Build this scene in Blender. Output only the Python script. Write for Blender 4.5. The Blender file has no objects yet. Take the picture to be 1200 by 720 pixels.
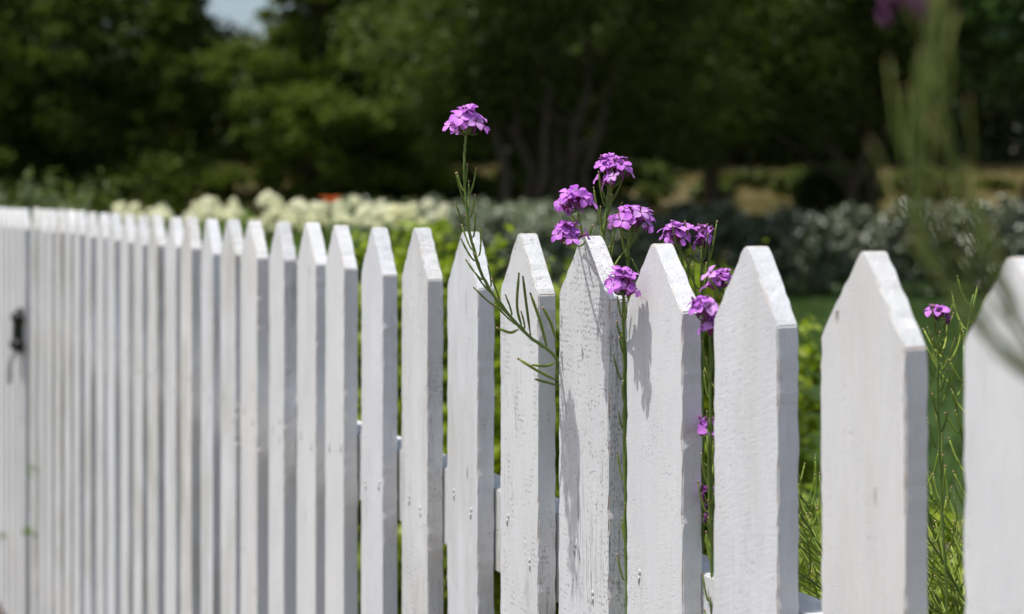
import bpy, bmesh, math, random
import numpy as np
from mathutils import Vector, Matrix, noise

C = bpy.context.scene.collection
SC = bpy.context.scene
F = 1850.0            # focal length in photo pixels (1200 wide)
CAMZ = 1.40
HOR = 223.0
TH = math.atan(876.0 / F)
PD = 0.138            # picket pitch
DF = 11290 * PD * math.cos(TH) ** 2 / F

def P(px, py, Y):
    """A place measured in the photograph: pixel and distance to a world point."""
    return Vector(((px - 600) / F * Y, Y, CAMZ - (py - HOR) / F * Y))

def sstep(t):
    t = min(1, max(0, t)); return t * t * (3 - 2 * t)

def ground_z(x, y):
    return 2.7 * sstep((y - 22) / 30.0) + 0.03 * noise.noise(Vector((x * .15, y * .15, 0))) * sstep((y - 4) / 6)

# ------------------------------------------------------------------ helpers
def link(o, parent=None):
    C.objects.link(o)
    if parent is not None: o.parent = parent
    return o

def tag(o, label=None, cat=None, group=None, kind=None):
    if label: o['label'] = label
    if cat: o['category'] = cat
    if group: o['group'] = group
    if kind: o['kind'] = kind
    return o

def empty(name, loc, label, cat, group=None, rz=0):
    o = bpy.data.objects.new(name, None); link(o)
    o.empty_display_size = .05
    o.location = loc; o.rotation_euler = (0, 0, rz)
    return tag(o, label, cat, group)

class MB:
    def __init__(s): s.v = []; s.f = []; s.m = []
    def add(s, vs, fs, mi=0):
        b = len(s.v); s.v += [tuple(v) for v in vs]
        s.f += [tuple(i + b for i in f) for f in fs]; s.m += [mi] * len(fs)
    def tube(s, pts, rad, n=6, mi=0, cap=True):
        pts = [Vector(p) for p in pts]
        if not isinstance(rad, (list, tuple)): rad = [rad] * len(pts)
        vs, fs = [], []
        up = Vector((.31, .17, .93)).normalized()
        prev = None
        for i, p in enumerate(pts):
            t = (pts[min(i + 1, len(pts) - 1)] - pts[max(i - 1, 0)])
            if t.length < 1e-9: t = Vector((0, 0, 1))
            t.normalize()
            a = prev - t * prev.dot(t) if prev is not None else t.cross(up)
            if a.length < 1e-5: a = t.cross(Vector((1, 0, 0)))
            a.normalize(); prev = a; b = t.cross(a)
            for k in range(n):
                q = 2 * math.pi * k / n
                vs.append(p + (a * math.cos(q) + b * math.sin(q)) * rad[i])
        for i in range(len(pts) - 1):
            for k in range(n):
                k2 = (k + 1) % n
                fs.append((i * n + k, i * n + k2, (i + 1) * n + k2, (i + 1) * n + k))
        if cap:
            fs.append(tuple(reversed(range(n)))); fs.append(tuple(range((len(pts) - 1) * n, len(pts) * n)))
        s.add(vs, fs, mi)
    def box(s, x0, x1, y0, y1, z0, z1, mi=0):
        s.add([(x0,y0,z0),(x1,y0,z0),(x1,y1,z0),(x0,y1,z0),(x0,y0,z1),(x1,y0,z1),(x1,y1,z1),(x0,y1,z1)],
              [(3,2,1,0),(4,5,6,7),(0,1,5,4),(1,2,6,5),(2,3,7,6),(3,0,4,7)], mi)
    def build(s, name, mats, parent=None, smooth=True, bevel=0):
        me = bpy.data.meshes.new(name); me.from_pydata(s.v, [], s.f)
        mats = mats if isinstance(mats, (list, tuple)) else [mats]
        for m in mats: me.materials.append(m)
        if len(mats) > 1: me.polygons.foreach_set('material_index', s.m)
        if bevel:
            bm = bmesh.new(); bm.from_mesh(me)
            bmesh.ops.bevel(bm, geom=list(bm.edges), offset=bevel, segments=2, affect='EDGES', clamp_overlap=True)
            bm.to_mesh(me); bm.free()
        me.polygons.foreach_set('use_smooth', [smooth] * len(me.polygons))
        me.update()
        return link(bpy.data.objects.new(name, me), parent)

def smooth_path(keys, per=6):
    """Catmull-Rom through the keys."""
    k = [Vector(p) for p in keys]
    k = [k[0] * 2 - k[1]] + k + [k[-1] * 2 - k[-2]]
    out = []
    for i in range(1, len(k) - 2):
        for j in range(per):
            t = j / per
            a, b, c, d = k[i - 1], k[i], k[i + 1], k[i + 2]
            out.append(.5 * ((2 * b) + (c - a) * t + (2 * a - 5 * b + 4 * c - d) * t * t + (3 * b - a - 3 * c + d) * t ** 3))
    out.append(k[-2]); return out

# ------------------------------------------------------------------ materials
def newmat(name):
    m = bpy.data.materials.new(name); m.use_nodes = True
    nt = m.node_tree; nt.nodes.clear()
    out = nt.nodes.new('ShaderNodeOutputMaterial')
    return m, nt, out
def N(nt, t, **kw):
    n = nt.nodes.new(t)
    for k, v in kw.items(): setattr(n, k, v)
    return n
def L(nt, a, b): nt.links.new(a, b)
def math_(nt, op, a, b=None, clamp=False):
    n = N(nt, 'ShaderNodeMath', operation=op); n.use_clamp = clamp
    for i, x in enumerate((a, b)):
        if x is None: continue
        if isinstance(x, (int, float)): n.inputs[i].default_value = x
        else: L(nt, x, n.inputs[i])
    return n.outputs[0]
def ramp(nt, fac, stops):
    n = N(nt, 'ShaderNodeValToRGB'); e = n.color_ramp.elements
    while len(e) < len(stops): e.new(.5)
    for i, (p, c) in enumerate(stops):
        e[i].position = p; e[i].color = (*c, 1) if len(c) == 3 else c
    L(nt, fac, n.inputs[0]); return n.outputs[0]
def mapr(nt, v, a, b, c=0, d=1):
    n = N(nt, 'ShaderNodeMapRange'); L(nt, v, n.inputs[0])
    for i, x in enumerate((a, b, c, d)): n.inputs[i + 1].default_value = x
    return n.outputs[0]
def noise_(nt, vec, scale, detail=3, rough=.5):
    n = N(nt, 'ShaderNodeTexNoise'); n.inputs['Scale'].default_value = scale
    n.inputs['Detail'].default_value = detail; n.inputs['Roughness'].default_value = rough
    if vec is not None: L(nt, vec, n.inputs['Vector'])
    return n.outputs[0]
def mix(nt, fac, a, b):
    n = N(nt, 'ShaderNodeMix', data_type='RGBA')
    for s, x in ((0, fac), (6, a), (7, b)):
        if isinstance(x, (int, float)): n.inputs[s].default_value = x
        elif isinstance(x, tuple): n.inputs[s].default_value = (*x, 1)
        else: L(nt, x, n.inputs[s])
    return n.outputs[2]

def paint_mat(name, edge=False, plain=0.0):
    """Weathered white paint over rough sawn softwood; each board is offset in the noise by its own number."""
    m, nt, out = newmat(name)
    tc = N(nt, 'ShaderNodeTexCoord'); oi = N(nt, 'ShaderNodeObjectInfo')
    at = N(nt, 'ShaderNodeAttribute', attribute_type='OBJECT', attribute_name='peel')
    gr = N(nt, 'ShaderNodeAttribute', attribute_type='OBJECT', attribute_name='grime_shade')
    rnd = oi.outputs['Random']
    sw = N(nt, 'ShaderNodeAttribute', attribute_type='OBJECT', attribute_name='saw')
    off = N(nt, 'ShaderNodeCombineXYZ')
    L(nt, math_(nt, 'MULTIPLY', rnd, 37.0), off.inputs[0]); L(nt, math_(nt, 'MULTIPLY', rnd, 91.0), off.inputs[2])
    v = N(nt, 'ShaderNodeVectorMath', operation='ADD'); L(nt, tc.outputs['Object'], v.inputs[0]); L(nt, off.outputs[0], v.inputs[1])
    def sc(x, y, z, src=v):
        n = N(nt, 'ShaderNodeVectorMath', operation='MULTIPLY'); L(nt, src.outputs[0], n.inputs[0]); n.inputs[1].default_value = (x, y, z); return n
    peel = at.outputs['Fac']
    warp = N(nt, 'ShaderNodeTexNoise'); L(nt, sc(1, 1, .25).outputs[0], warp.inputs['Vector']); warp.inputs['Scale'].default_value = 9
    wv = N(nt, 'ShaderNodeVectorMath', operation='MULTIPLY_ADD')
    L(nt, warp.outputs['Color'], wv.inputs[0]); wv.inputs[1].default_value = (.006, .006, .006); L(nt, v.outputs[0], wv.inputs[2])
    grain = noise_(nt, sc(1, 1, .05, wv).outputs[0], 260, 4, .6)
    broad = noise_(nt, sc(1, 1, .07, wv).outputs[0], 60, 2)
    # saw marks run slightly aslant across the board
    rot = N(nt, 'ShaderNodeVectorRotate', rotation_type='Y_AXIS'); L(nt, wv.outputs[0], rot.inputs[0]); rot.inputs['Angle'].default_value = .35
    saw = noise_(nt, sc(.18, .18, 1, rot).outputs[0], 330, 3)
    fine = noise_(nt, v.outputs[0], 900, 3, .7)
    # little checks and flakes, longer than wide
    vo = N(nt, 'ShaderNodeTexVoronoi'); L(nt, sc(1, 1, .42, wv).outputs[0], vo.inputs['Vector']); vo.inputs['Scale'].default_value = 430
    L(nt, mapr(nt, noise_(nt, v.outputs[0], 70, 3), .3, .7, 0, 1), vo.inputs['Randomness'])
    cell = mapr(nt, math_(nt, 'ADD', vo.outputs['Distance'], math_(nt, 'MULTIPLY', fine, .5)), .28, .62, 1, 0)
    where = noise_(nt, sc(1, 1, .3).outputs[0], 55, 4, .65)
    thr = mapr(nt, peel, 0, 1, .66, .40)
    mask = math_(nt, 'MULTIPLY', math_(nt, 'SUBTRACT', where, thr), 9.0, True)
    fl = math_(nt, 'MULTIPLY', cell, mask, True)
    vo2 = N(nt, 'ShaderNodeTexVoronoi'); L(nt, sc(1, 1, .3, wv).outputs[0], vo2.inputs['Vector']); vo2.inputs['Scale'].default_value = 42
    chip = math_(nt, 'MULTIPLY', mapr(nt, vo2.outputs['Distance'], .04, .13, 1, 0), math_(nt, 'GREATER_THAN', noise_(nt, v.outputs[0], 13, 2), .56))
    chip = math_(nt, 'MULTIPLY', chip, math_(nt, 'GREATER_THAN', fine, .45))
    # long cracks on the boards that peel
    cr = noise_(nt, sc(1, 1, .018, wv).outputs[0], 170, 3, .6)
    crk = math_(nt, 'MULTIPLY', mapr(nt, math_(nt, 'ABSOLUTE', math_(nt, 'SUBTRACT', cr, .5)), 0, .012, 1, 0),
                math_(nt, 'MULTIPLY', peel, mapr(nt, noise_(nt, sc(1, 1, .3).outputs[0], 18, 2), .5, .62)))
    white = mix(nt, mapr(nt, noise_(nt, sc(1, 1, .4).outputs[0], 14, 5, .6), .3, .7), (.70, .706, .708), (.795, .795, .785))
    white = mix(nt, math_(nt, 'MULTIPLY', mapr(nt, grain, .35, .65), .16), white, (.56, .56, .55))
    tone = mix(nt, rnd, (.97, .98, 1.0), (1.0, .985, .955))
    mm = N(nt, 'ShaderNodeMix', data_type='RGBA', blend_type='MULTIPLY'); mm.inputs[0].default_value = 1
    L(nt, white, mm.inputs[6]); L(nt, tone, mm.inputs[7]); col = mm.outputs[2]
    gfac = math_(nt, 'MULTIPLY', gr.outputs['Fac'], mapr(nt, noise_(nt, sc(1, 1, .22).outputs[0], 22, 4, .65), .42, .7), True)
    col = mix(nt, gfac, col, (.45, .43, .35))
    pore = math_(nt, 'MULTIPLY', mapr(nt, noise_(nt, sc(1, 1, .45, wv).outputs[0], 520, 2, .6), .60, .72), mapr(nt, noise_(nt, sc(1, 1, .3).outputs[0], 30, 3), .40, .62))
    col = mix(nt, math_(nt, 'MULTIPLY', pore, math_(nt, 'ADD', .18, math_(nt, 'MULTIPLY', peel, .4))), col, (.36, .35, .32))
    # green-grey mildew streaks, faint
    mil = math_(nt, 'MULTIPLY', mapr(nt, noise_(nt, sc(1, 1, .12).outputs[0], 40, 5, .7), .58, .74), .35)
    col = mix(nt, mil, col, (.47, .49, .44))
    col = mix(nt, math_(nt, 'MULTIPLY', fl, .7, True), col, (.24, .23, .205))
    col = mix(nt, math_(nt, 'MULTIPLY', chip, .85, True), col, (.15, .12, .09))
    col = mix(nt, math_(nt, 'MULTIPLY', crk, .8, True), col, (.22, .20, .18))
    if edge:
        e = mapr(nt, noise_(nt, sc(1, 1, .5).outputs[0], 60, 4, .7), .42, .6)
        col = mix(nt, math_(nt, 'MULTIPLY', e, .6), col, (.52, .38, .26))
    bs = N(nt, 'ShaderNodeBsdfPrincipled'); L(nt, col, bs.inputs['Base Color'])
    bs.inputs['Roughness'].default_value = .62; bs.inputs['Specular IOR Level'].default_value = .3
    h = math_(nt, 'ADD', math_(nt, 'MULTIPLY', grain, 1.1), math_(nt, 'MULTIPLY', saw, math_(nt, 'ADD', .02, math_(nt, 'MULTIPLY', sw.outputs['Fac'], .36))))
    h = math_(nt, 'ADD', h, math_(nt, 'MULTIPLY', broad, .5))
    h = math_(nt, 'ADD', h, math_(nt, 'MULTIPLY', fine, .4))
    pit = noise_(nt, sc(1, 1, .8).outputs[0], 650, 3, .6)
    h = math_(nt, 'ADD', h, math_(nt, 'MULTIPLY', pit, .4))
    h = math_(nt, 'SUBTRACT', h, math_(nt, 'MULTIPLY', fl, 1.6))
    h = math_(nt, 'SUBTRACT', h, math_(nt, 'MULTIPLY', crk, 1.2))
    h = math_(nt, 'SUBTRACT', h, math_(nt, 'MULTIPLY', pore, .6))
    h = math_(nt, 'SUBTRACT', h, math_(nt, 'MULTIPLY', chip, 1.0))
    bp = N(nt, 'ShaderNodeBump'); bp.inputs['Strength'].default_value = .8; bp.inputs['Distance'].default_value = .00085
    L(nt, h, bp.inputs['Height']); L(nt, bp.outputs[0], bs.inputs['Normal'])
    L(nt, bs.outputs[0], out.inputs[0]); return m

def leaf_mat(name, c1, c2, scale=6, trans=.3, gloss=.35, rough=.45):
    m, nt, out = newmat(name)
    geo = N(nt, 'ShaderNodeNewGeometry'); tc = N(nt, 'ShaderNodeTexCoord')
    f = math_(nt, 'ADD', math_(nt, 'MULTIPLY', geo.outputs['Random Per Island'], .55), math_(nt, 'MULTIPLY', noise_(nt, tc.outputs['Object'], scale, 3), .55))
    col = mix(nt, mapr(nt, f, .2, .85), c1, c2)
    bs = N(nt, 'ShaderNodeBsdfPrincipled'); L(nt, col, bs.inputs['Base Color'])
    bs.inputs['Roughness'].default_value = rough; bs.inputs['Specular IOR Level'].default_value = gloss
    tr = N(nt, 'ShaderNodeBsdfTranslucent')
    g = N(nt, 'ShaderNodeMix', data_type='RGBA', blend_type='MULTIPLY'); g.inputs[0].default_value = 1
    L(nt, col, g.inputs[6]); g.inputs[7].default_value = (1.25, 1.35, .55, 1); L(nt, g.outputs[2], tr.inputs[0])
    ms = N(nt, 'ShaderNodeMixShader'); ms.inputs[0].default_value = trans
    L(nt, bs.outputs[0], ms.inputs[1]); L(nt, tr.outputs[0], ms.inputs[2]); L(nt, ms.outputs[0], out.inputs[0])
    return m

def petal_mat(name, c1, c2, trans=.3, tint=(1, 1, 1)):
    m, nt, out = newmat(name)
    geo = N(nt, 'ShaderNodeNewGeometry'); oi = N(nt, 'ShaderNodeObjectInfo'); tc = N(nt, 'ShaderNodeTexCoord')
    f = math_(nt, 'ADD', math_(nt, 'MULTIPLY', geo.outputs['Random Per Island'], .4), math_(nt, 'MULTIPLY', oi.outputs['Random'], .55))
    f = math_(nt, 'ADD', f, math_(nt, 'MULTIPLY', noise_(nt, tc.outputs['Object'], 500, 2), .3))
    col = mix(nt, f, c1, c2)
    if name == 'purple_petal':
        ln = N(nt, 'ShaderNodeVectorMath', operation='LENGTH'); L(nt, tc.outputs['Object'], ln.inputs[0])
        col = mix(nt, mapr(nt, ln.outputs['Value'], .0012, .0065, .4, 0), col, (.86, .62, .88))
        w = N(nt, 'ShaderNodeMath', operation='FRACT'); L(nt, math_(nt, 'MULTIPLY', oi.outputs['Random'], 7.0), w.inputs[0])
        col = mix(nt, math_(nt, 'MULTIPLY', math_(nt, 'GREATER_THAN', w.outputs[0], .88), .35), col, (.80, .62, .84))
    bs = N(nt, 'ShaderNodeBsdfPrincipled'); L(nt, col, bs.inputs['Base Color'])
    bs.inputs['Roughness'].default_value = .6; bs.inputs['Specular IOR Level'].default_value = .2
    tr = N(nt, 'ShaderNodeBsdfTranslucent'); L(nt, col, tr.inputs[0])
    ms = N(nt, 'ShaderNodeMixShader'); ms.inputs[0].default_value = trans
    L(nt, bs.outputs[0], ms.inputs[1]); L(nt, tr.outputs[0], ms.inputs[2]); L(nt, ms.outputs[0], out.inputs[0])
    return m

def plain_mat(name, c1, c2, scale, rough=.8, bump=.5, dist=.01, metal=0, spec=.3):
    m, nt, out = newmat(name)
    tc = N(nt, 'ShaderNodeTexCoord'); nz = noise_(nt, tc.outputs['Object'], scale, 5, .6)
    bs = N(nt, 'ShaderNodeBsdfPrincipled'); L(nt, mix(nt, mapr(nt, nz, .3, .7), c1, c2), bs.inputs['Base Color'])
    bs.inputs['Roughness'].default_value = rough; bs.inputs['Metallic'].default_value = metal; bs.inputs['Specular IOR Level'].default_value = spec
    bp = N(nt, 'ShaderNodeBump'); bp.inputs['Strength'].default_value = bump; bp.inputs['Distance'].default_value = dist
    L(nt, nz, bp.inputs['Height']); L(nt, bp.outputs[0], bs.inputs['Normal']); L(nt, bs.outputs[0], out.inputs[0]); return m

M = {}
M['paint'] = paint_mat('weathered_white_paint')
M['edge'] = paint_mat('worn_paint_edge', edge=True)
M['stem'] = leaf_mat('green_stem', (.10, .17, .035), (.17, .25, .05), 60, .12, .3)
M['pod'] = leaf_mat('green_pod', (.20, .30, .035), (.42, .50, .09), 50, .25, .35)
M['podd'] = leaf_mat('darker_pod', (.10, .165, .025), (.24, .31, .055), 50, .2, .3)
M['podf'] = leaf_mat('dull_pod', (.15, .20, .035), (.29, .33, .08), 50, .25, .3)
M['tip'] = plain_mat('tan_pod_tip', (.35, .24, .13), (.5, .36, .2), 200)
M['bud'] = petal_mat('bud_purple', (.16, .05, .14), (.30, .10, .26), .2)
M['petal'] = petal_mat('purple_petal', (.33, .045, .45), (.75, .29, .85), .35)
M['eye'] = plain_mat('flower_throat', (.20, .02, .14), (.32, .05, .2), 300)
M['white'] = petal_mat('cream_petal', (.90, .88, .50), (.95, .93, .70), .35)
M['orange'] = petal_mat('orange_petal', (.78, .15, .03), (.85, .24, .06), .25)
M['shrub'] = leaf_mat('fresh_green_leaf', (.13, .20, .015), (.32, .39, .035), 5, .42, .35)
M['hydleaf'] = leaf_mat('bed_leaf', (.07, .14, .025), (.16, .26, .04), 5, .35, .3)
M['feather'] = leaf_mat('feathery_leaf', (.09, .12, .05), (.20, .24, .11), 4, .3, .3)
M['silver'] = leaf_mat('grey_green_leaf', (.035, .05, .022), (.19, .22, .13), 3, .12, .9, .3)
def glint_leaves(m, share, c):
    nt = m.node_tree; bs = [n for n in nt.nodes if n.type == 'BSDF_PRINCIPLED'][0]; src = bs.inputs['Base Color'].links[0].from_socket
    geo = [n for n in nt.nodes if n.type == 'NEW_GEOMETRY'][0]
    w = N(nt, 'ShaderNodeMath', operation='FRACT'); L(nt, math_(nt, 'MULTIPLY', geo.outputs['Random Per Island'], 17.0), w.inputs[0])
    L(nt, mix(nt, math_(nt, 'GREATER_THAN', w.outputs[0], 1 - share), src, c), bs.inputs['Base Color'])
glint_leaves(M['silver'], .055, (.62, .63, .48))  # highlights on the shrub row painted as scattered pale leaves
M['silver2'] = leaf_mat('pale_grey_leaf', (.15, .18, .12), (.38, .41, .30), 3, .15, .5, .4)
M['conifer'] = leaf_mat('dark_conifer_leaf', (.038, .056, .010), (.115, .15, .024), .8, .25, .12, .7)
M['olive'] = leaf_mat('olive_conifer_leaf', (.052, .076, .013), (.155, .19, .032), .8, .3, .12, .7)
M['broad'] = leaf_mat('dark_broad_leaf', (.050, .070, .016), (.145, .18, .038), .9, .32, .25, .5)
M['glossy'] = leaf_mat('glossy_broad_leaf', (.02, .045, .012), (.16, .26, .08), .9, .35, 1.0, .2)
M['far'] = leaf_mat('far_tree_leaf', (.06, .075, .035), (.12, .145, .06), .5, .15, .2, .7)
M['bark'] = plain_mat('dark_bark', (.05, .035, .025), (.12, .085, .06), 9, .9, .9, .03)
M['black'] = plain_mat('black_iron', (.012, .012, .013), (.03, .028, .028), 60, .45, .3, .001, .6, .5)
M['steel'] = plain_mat('dull_steel', (.16, .15, .15), (.3, .28, .27), 60, .4, .3, .001, .7, .5)
M['nail'] = plain_mat('painted_nail', (.30, .27, .24), (.72, .71, .69), 400, .6, .3, .0005)
M['oldwood'] = plain_mat('grey_wood', (.22, .19, .14), (.36, .31, .23), 20, .9, .5, .01)
M['straw'] = leaf_mat('dry_straw', (.10, .10, .03), (.34, .27, .13), .5, .3, .2)
M['blade'] = leaf_mat('grass_blade', (.025, .055, .012), (.055, .10, .018), .6, .3, .3)

# ------------------------------------------------------------------ ground
def ground_mat():
    m, nt, out = newmat('ground')
    geo = N(nt, 'ShaderNodeNewGeometry'); sep = N(nt, 'ShaderNodeSeparateXYZ'); L(nt, geo.outputs['Position'], sep.inputs[0])
    y = math_(nt, 'ADD', sep.outputs[1], math_(nt, 'MULTIPLY', noise_(nt, geo.outputs['Position'], .3, 4), 3.0))
    soil = mix(nt, mapr(nt, noise_(nt, geo.outputs['Position'], 25, 6, .7), .3, .7), (.11, .085, .065), (.27, .22, .17))
    lawn = mix(nt, mapr(nt, noise_(nt, geo.outputs['Position'], 1.4, 6, .7), .3, .7), (.025, .05, .012), (.055, .095, .02))
    dry = mix(nt, mapr(nt, noise_(nt, geo.outputs['Position'], .5, 6, .7), .3, .7), (.08, .07, .03), (.20, .16, .08))  # tan kept dark: shade of the trees is put into the field colour
    col = mix(nt, mapr(nt, y, 7.5, 8.2), soil, lawn)
    col = mix(nt, mapr(nt, y, 25.5, 29), col, dry)
    bs = N(nt, 'ShaderNodeBsdfPrincipled'); L(nt, col, bs.inputs['Base Color']); bs.inputs['Roughness'].default_value = .95
    bs.inputs['Specular IOR Level'].default_value = .1
    bp = N(nt, 'ShaderNodeBump'); bp.inputs['Distance'].default_value = .03; bp.inputs['Strength'].default_value = .8
    L(nt, noise_(nt, geo.outputs['Position'], 30, 6, .7), bp.inputs['Height']); L(nt, bp.outputs[0], bs.inputs['Normal'])
    L(nt, bs.outputs[0], out.inputs[0]); return m
xs = [-900, -500, -250, -120, -70] + [x * 2.0 for x in range(-25, 26)] + [70, 120, 250, 500, 900]
ys = [-900, -400, -100, -40, -15] + [y * 1.0 for y in range(-6, 70)] + [80, 100, 140, 220, 400, 900]
g = MB()
g.add([(x, y, ground_z(x, y)) for y in ys for x in xs],
      [(j * len(xs) + i, j * len(xs) + i + 1, (j + 1) * len(xs) + i + 1, (j + 1) * len(xs) + i) for j in range(len(ys) - 1) for i in range(len(xs) - 1)])
tag(g.build('ground', ground_mat()), 'garden soil running into lawn and a dry tan field', 'ground', kind='structure')

# ------------------------------------------------------------------ fence
def picket_mesh(w, t, h, rise, seed, left_rise=None):
    """Board with a pointed top. Local x across, y through, z up."""
    r = random.Random(seed)
    zs_ = [0, .3, .6, .8]; z = .9
    sh = h - rise
    while z < sh - .006: zs_.append(z); z += .009
    zs_.append(sh)
    n = 10
    for k in range(1, n + 1): zs_.append(sh + rise * k / n)
    me = bmesh.new()
    apx = .0030; rows = []
    skew = r.uniform(-.004, .004)
    for z in zs_:
        if z <= sh: a, b = -w / 2, w / 2
        else:
            q = (z - sh) / rise
            a = -w / 2 + (w / 2 - apx + skew) * q; b = w / 2 + (-w / 2 + apx + skew) * q
        j = .00035 if z > .85 else 0; ch = [r.uniform(.0005, .0016) if .85 < z < sh - .01 and r.random() < .06 else 0 for _ in (0, 1)]; jb = r.uniform(-j, j)
        a += r.uniform(-j, j) + .0004 * noise.noise(Vector((seed, z * 11, 0))); b += r.uniform(-j, j) + .0004 * noise.noise(Vector((seed + 50, z * 11, 0)))
        bow = .0006 * noise.noise(Vector((seed, z * 2, 3)))
        rows.append([me.verts.new(c) for c in ((a + ch[0], bow, z), (b - ch[1], bow, z), (b + jb, t + bow, z), (a + jb, t + bow, z))])
    for i in range(len(rows) - 1):
        for k in range(4):
            k2 = (k + 1) % 4
            me.faces.new((rows[i][k], rows[i][k2], rows[i + 1][k2], rows[i + 1][k]))
    me.faces.new(rows[0][::-1]); me.faces.new(rows[-1])
    me.edges.ensure_lookup_table(); me.verts.ensure_lookup_table()
    ed = []
    for i in range(len(rows) - 1):
        for k in range(4): ed.append(me.edges.get((rows[i][k], rows[i + 1][k])))
    for k in range(4): ed.append(me.edges.get((rows[-1][k], rows[-1][(k + 1) % 4])))
    si = zs_.index(sh)
    ed.append(me.edges.get((rows[si][1], rows[si][2]))); ed.append(me.edges.get((rows[si][3], rows[si][0])))
    res = bmesh.ops.bevel(me, geom=ed, offset=.0011, segments=2, affect='EDGES', clamp_overlap=True, material=1)
    out = bpy.data.meshes.new('picket'); me.to_mesh(out); me.free()
    out.materials.append(M['paint']); out.materials.append(M['edge'])
    out.polygons.foreach_set('use_smooth', [False] * len(out.polygons))
    return out

T = .0193
RZ = math.atan2(-math.cos(TH), math.sin(TH))
ORG = Vector((DF / math.cos(TH), 0, 0))
fence = empty('picket_fence', ORG, 'long white picket fence with peeling paint running away to the left', 'fence', rz=RZ)
# n' of each left edge, right edge and drop of the tip below the lens, measured
meas = {1: (8.03, None, .041), 2: (9.127, 8.45, .0427), 3: (10.135, 9.50, .0436), 4: (11.17, 10.51, .046), 5: (12.14, 11.40, .0428), 6: (13.08, 12.43, .0438),
        7: (14.13, 13.50, .0456), 8: (15.15, 14.53, .0441), 9: (16.13, 15.56, .0469), 10: (17.16, 16.6, .0469), 11: (18.12, 17.5, .0456),
        12: (19.14, 18.56, .0472), 13: (20.2, 19.55, .0483)}
peels = {5: 1.0, 6: .6, 8: .8, 7: .38, 2: .10, 3: .18, 1: .0, 4: .02, 9: .4, 10: .2, 11: .3, 12: .6, 13: .3}
grimes = {7: .5, 8: .4, 6: .1, 5: .2, 13: .3, 15: .8, 17: .6, 18: .9}
rr = random.Random(4)
for i in range(-2, 30):
    n, nr, dr = meas.get(i, (7.127 + i + rr.uniform(-.07, .07), None, .0480 + .0045 * (i - 13) / 17 + rr.uniform(-.0015, .0015) if i > 13 else .041))
    w = (n - nr) * PD if nr else PD * rr.uniform(.59, .65)
    if i == 1: w = .088
    rise = rr.uniform(.055, .060)
    if i == 2: rise = .0635
    o = bpy.data.objects.new('picket', picket_mesh(w, T, CAMZ - dr - .05, rise, i + 3))
    link(o, fence)
    o.location = (-n * PD + w / 2, rr.uniform(-.0012, .0012), .05)
    tilt = rr.uniform(-.003, .003); o.rotation_euler = (0, tilt, rr.uniform(-.02, .02)); o.location.x -= math.sin(tilt) * 1.18
    o['peel'] = peels.get(i, rr.choice((.1, .25, .4, .7))); o['grime_shade'] = grimes.get(i, rr.uniform(0, .5) if i < 14 else rr.uniform(.4, 1.1)); o['saw'] = {3: .9, 4: .35, 2: .15, 1: .1, 6: .25, 5: .1}.get(i, rr.uniform(.0, .45))  # far pickets: grime tone raised to paint in the darker shading at left
    if i == 5: o['label'] = 'cracked picket with flaking paint'
    if i == 8: o['label'] = 'picket with rough peeling paint down its left half'
nb_ = MB(); nb_.tube([(0, .001, 0), (0, -.0004, 0), (0, -.0009, 0)], [.0026, .0025, .0016], 10); nb_.tube([(0, .001, -.003), (0, -.0005, -.006), (0, -.0002, -.011)], [.0016, .0012, .0005], 6)
no = nb_.build('nail', M['nail']); NAIL = no.data; bpy.data.objects.remove(no)
for o in [c for c in fence.children if c.name.startswith('picket')]:
    for sx in (-1, 1):
        q = bpy.data.objects.new('nail', NAIL); link(q, o); q.location = (sx * .022 + rr.uniform(-.006, .006), 0, CAMZ - .05 - .352 + rr.uniform(-.022, .022)); q.rotation_euler = (0, rr.uniform(-.3, .3), 0)
def rail(z1, name='rail', x0=-29.6 * PD - 7.127 * PD, x1=-4.6 * PD, par=fence):
    b = MB(); n = 40
    for k in range(n):
        pass
    b.box(x0, x1, T + .0015, T + .0395, z1 - .089, z1)
    o = b.build(name, [M['paint']], par, False, .0015); o['peel'] = .35; o['grime_shade'] = .8; return o
rail(CAMZ - .320); rail(.38)
for nn in (20.75, 36.25, 5.9):
    b = MB(); x = -nn * PD
    b.box(x - .044, x + .044, T + .042, T + .130, 0, CAMZ - .12)
    o = b.build('post', [M['paint']], fence, False, .003); o['peel'] = .5; o['grime_shade'] = .8
# gate
gate = empty('garden_gate', ORG + Matrix.Rotation(RZ, 3, 'Z') @ Vector((-37.15 * PD, 0, 0)), 'white picket gate with black latch at far left end of the fence', 'gate', rz=RZ)
for i in range(7):
    w = PD * .64
    o = bpy.data.objects.new('picket', picket_mesh(w, T, CAMZ - .056 - .06 + rr.uniform(-.002, .002), .058, i + 80)); link(o, gate)
    o.location = (-(i * .93 + .02) * PD - w / 2, rr.uniform(-.001, .001), .06); o['peel'] = .3; o['grime_shade'] = .3
for z in (CAMZ - .32, .40):
    b = MB(); b.box(-6.3 * PD, -.02 * PD, T + .0015, T + .0395, z - .089, z)
    o = b.build('rail', [M['paint']], gate, False, .0015); o['peel'] = .3; o['grime_shade'] = .4
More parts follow.
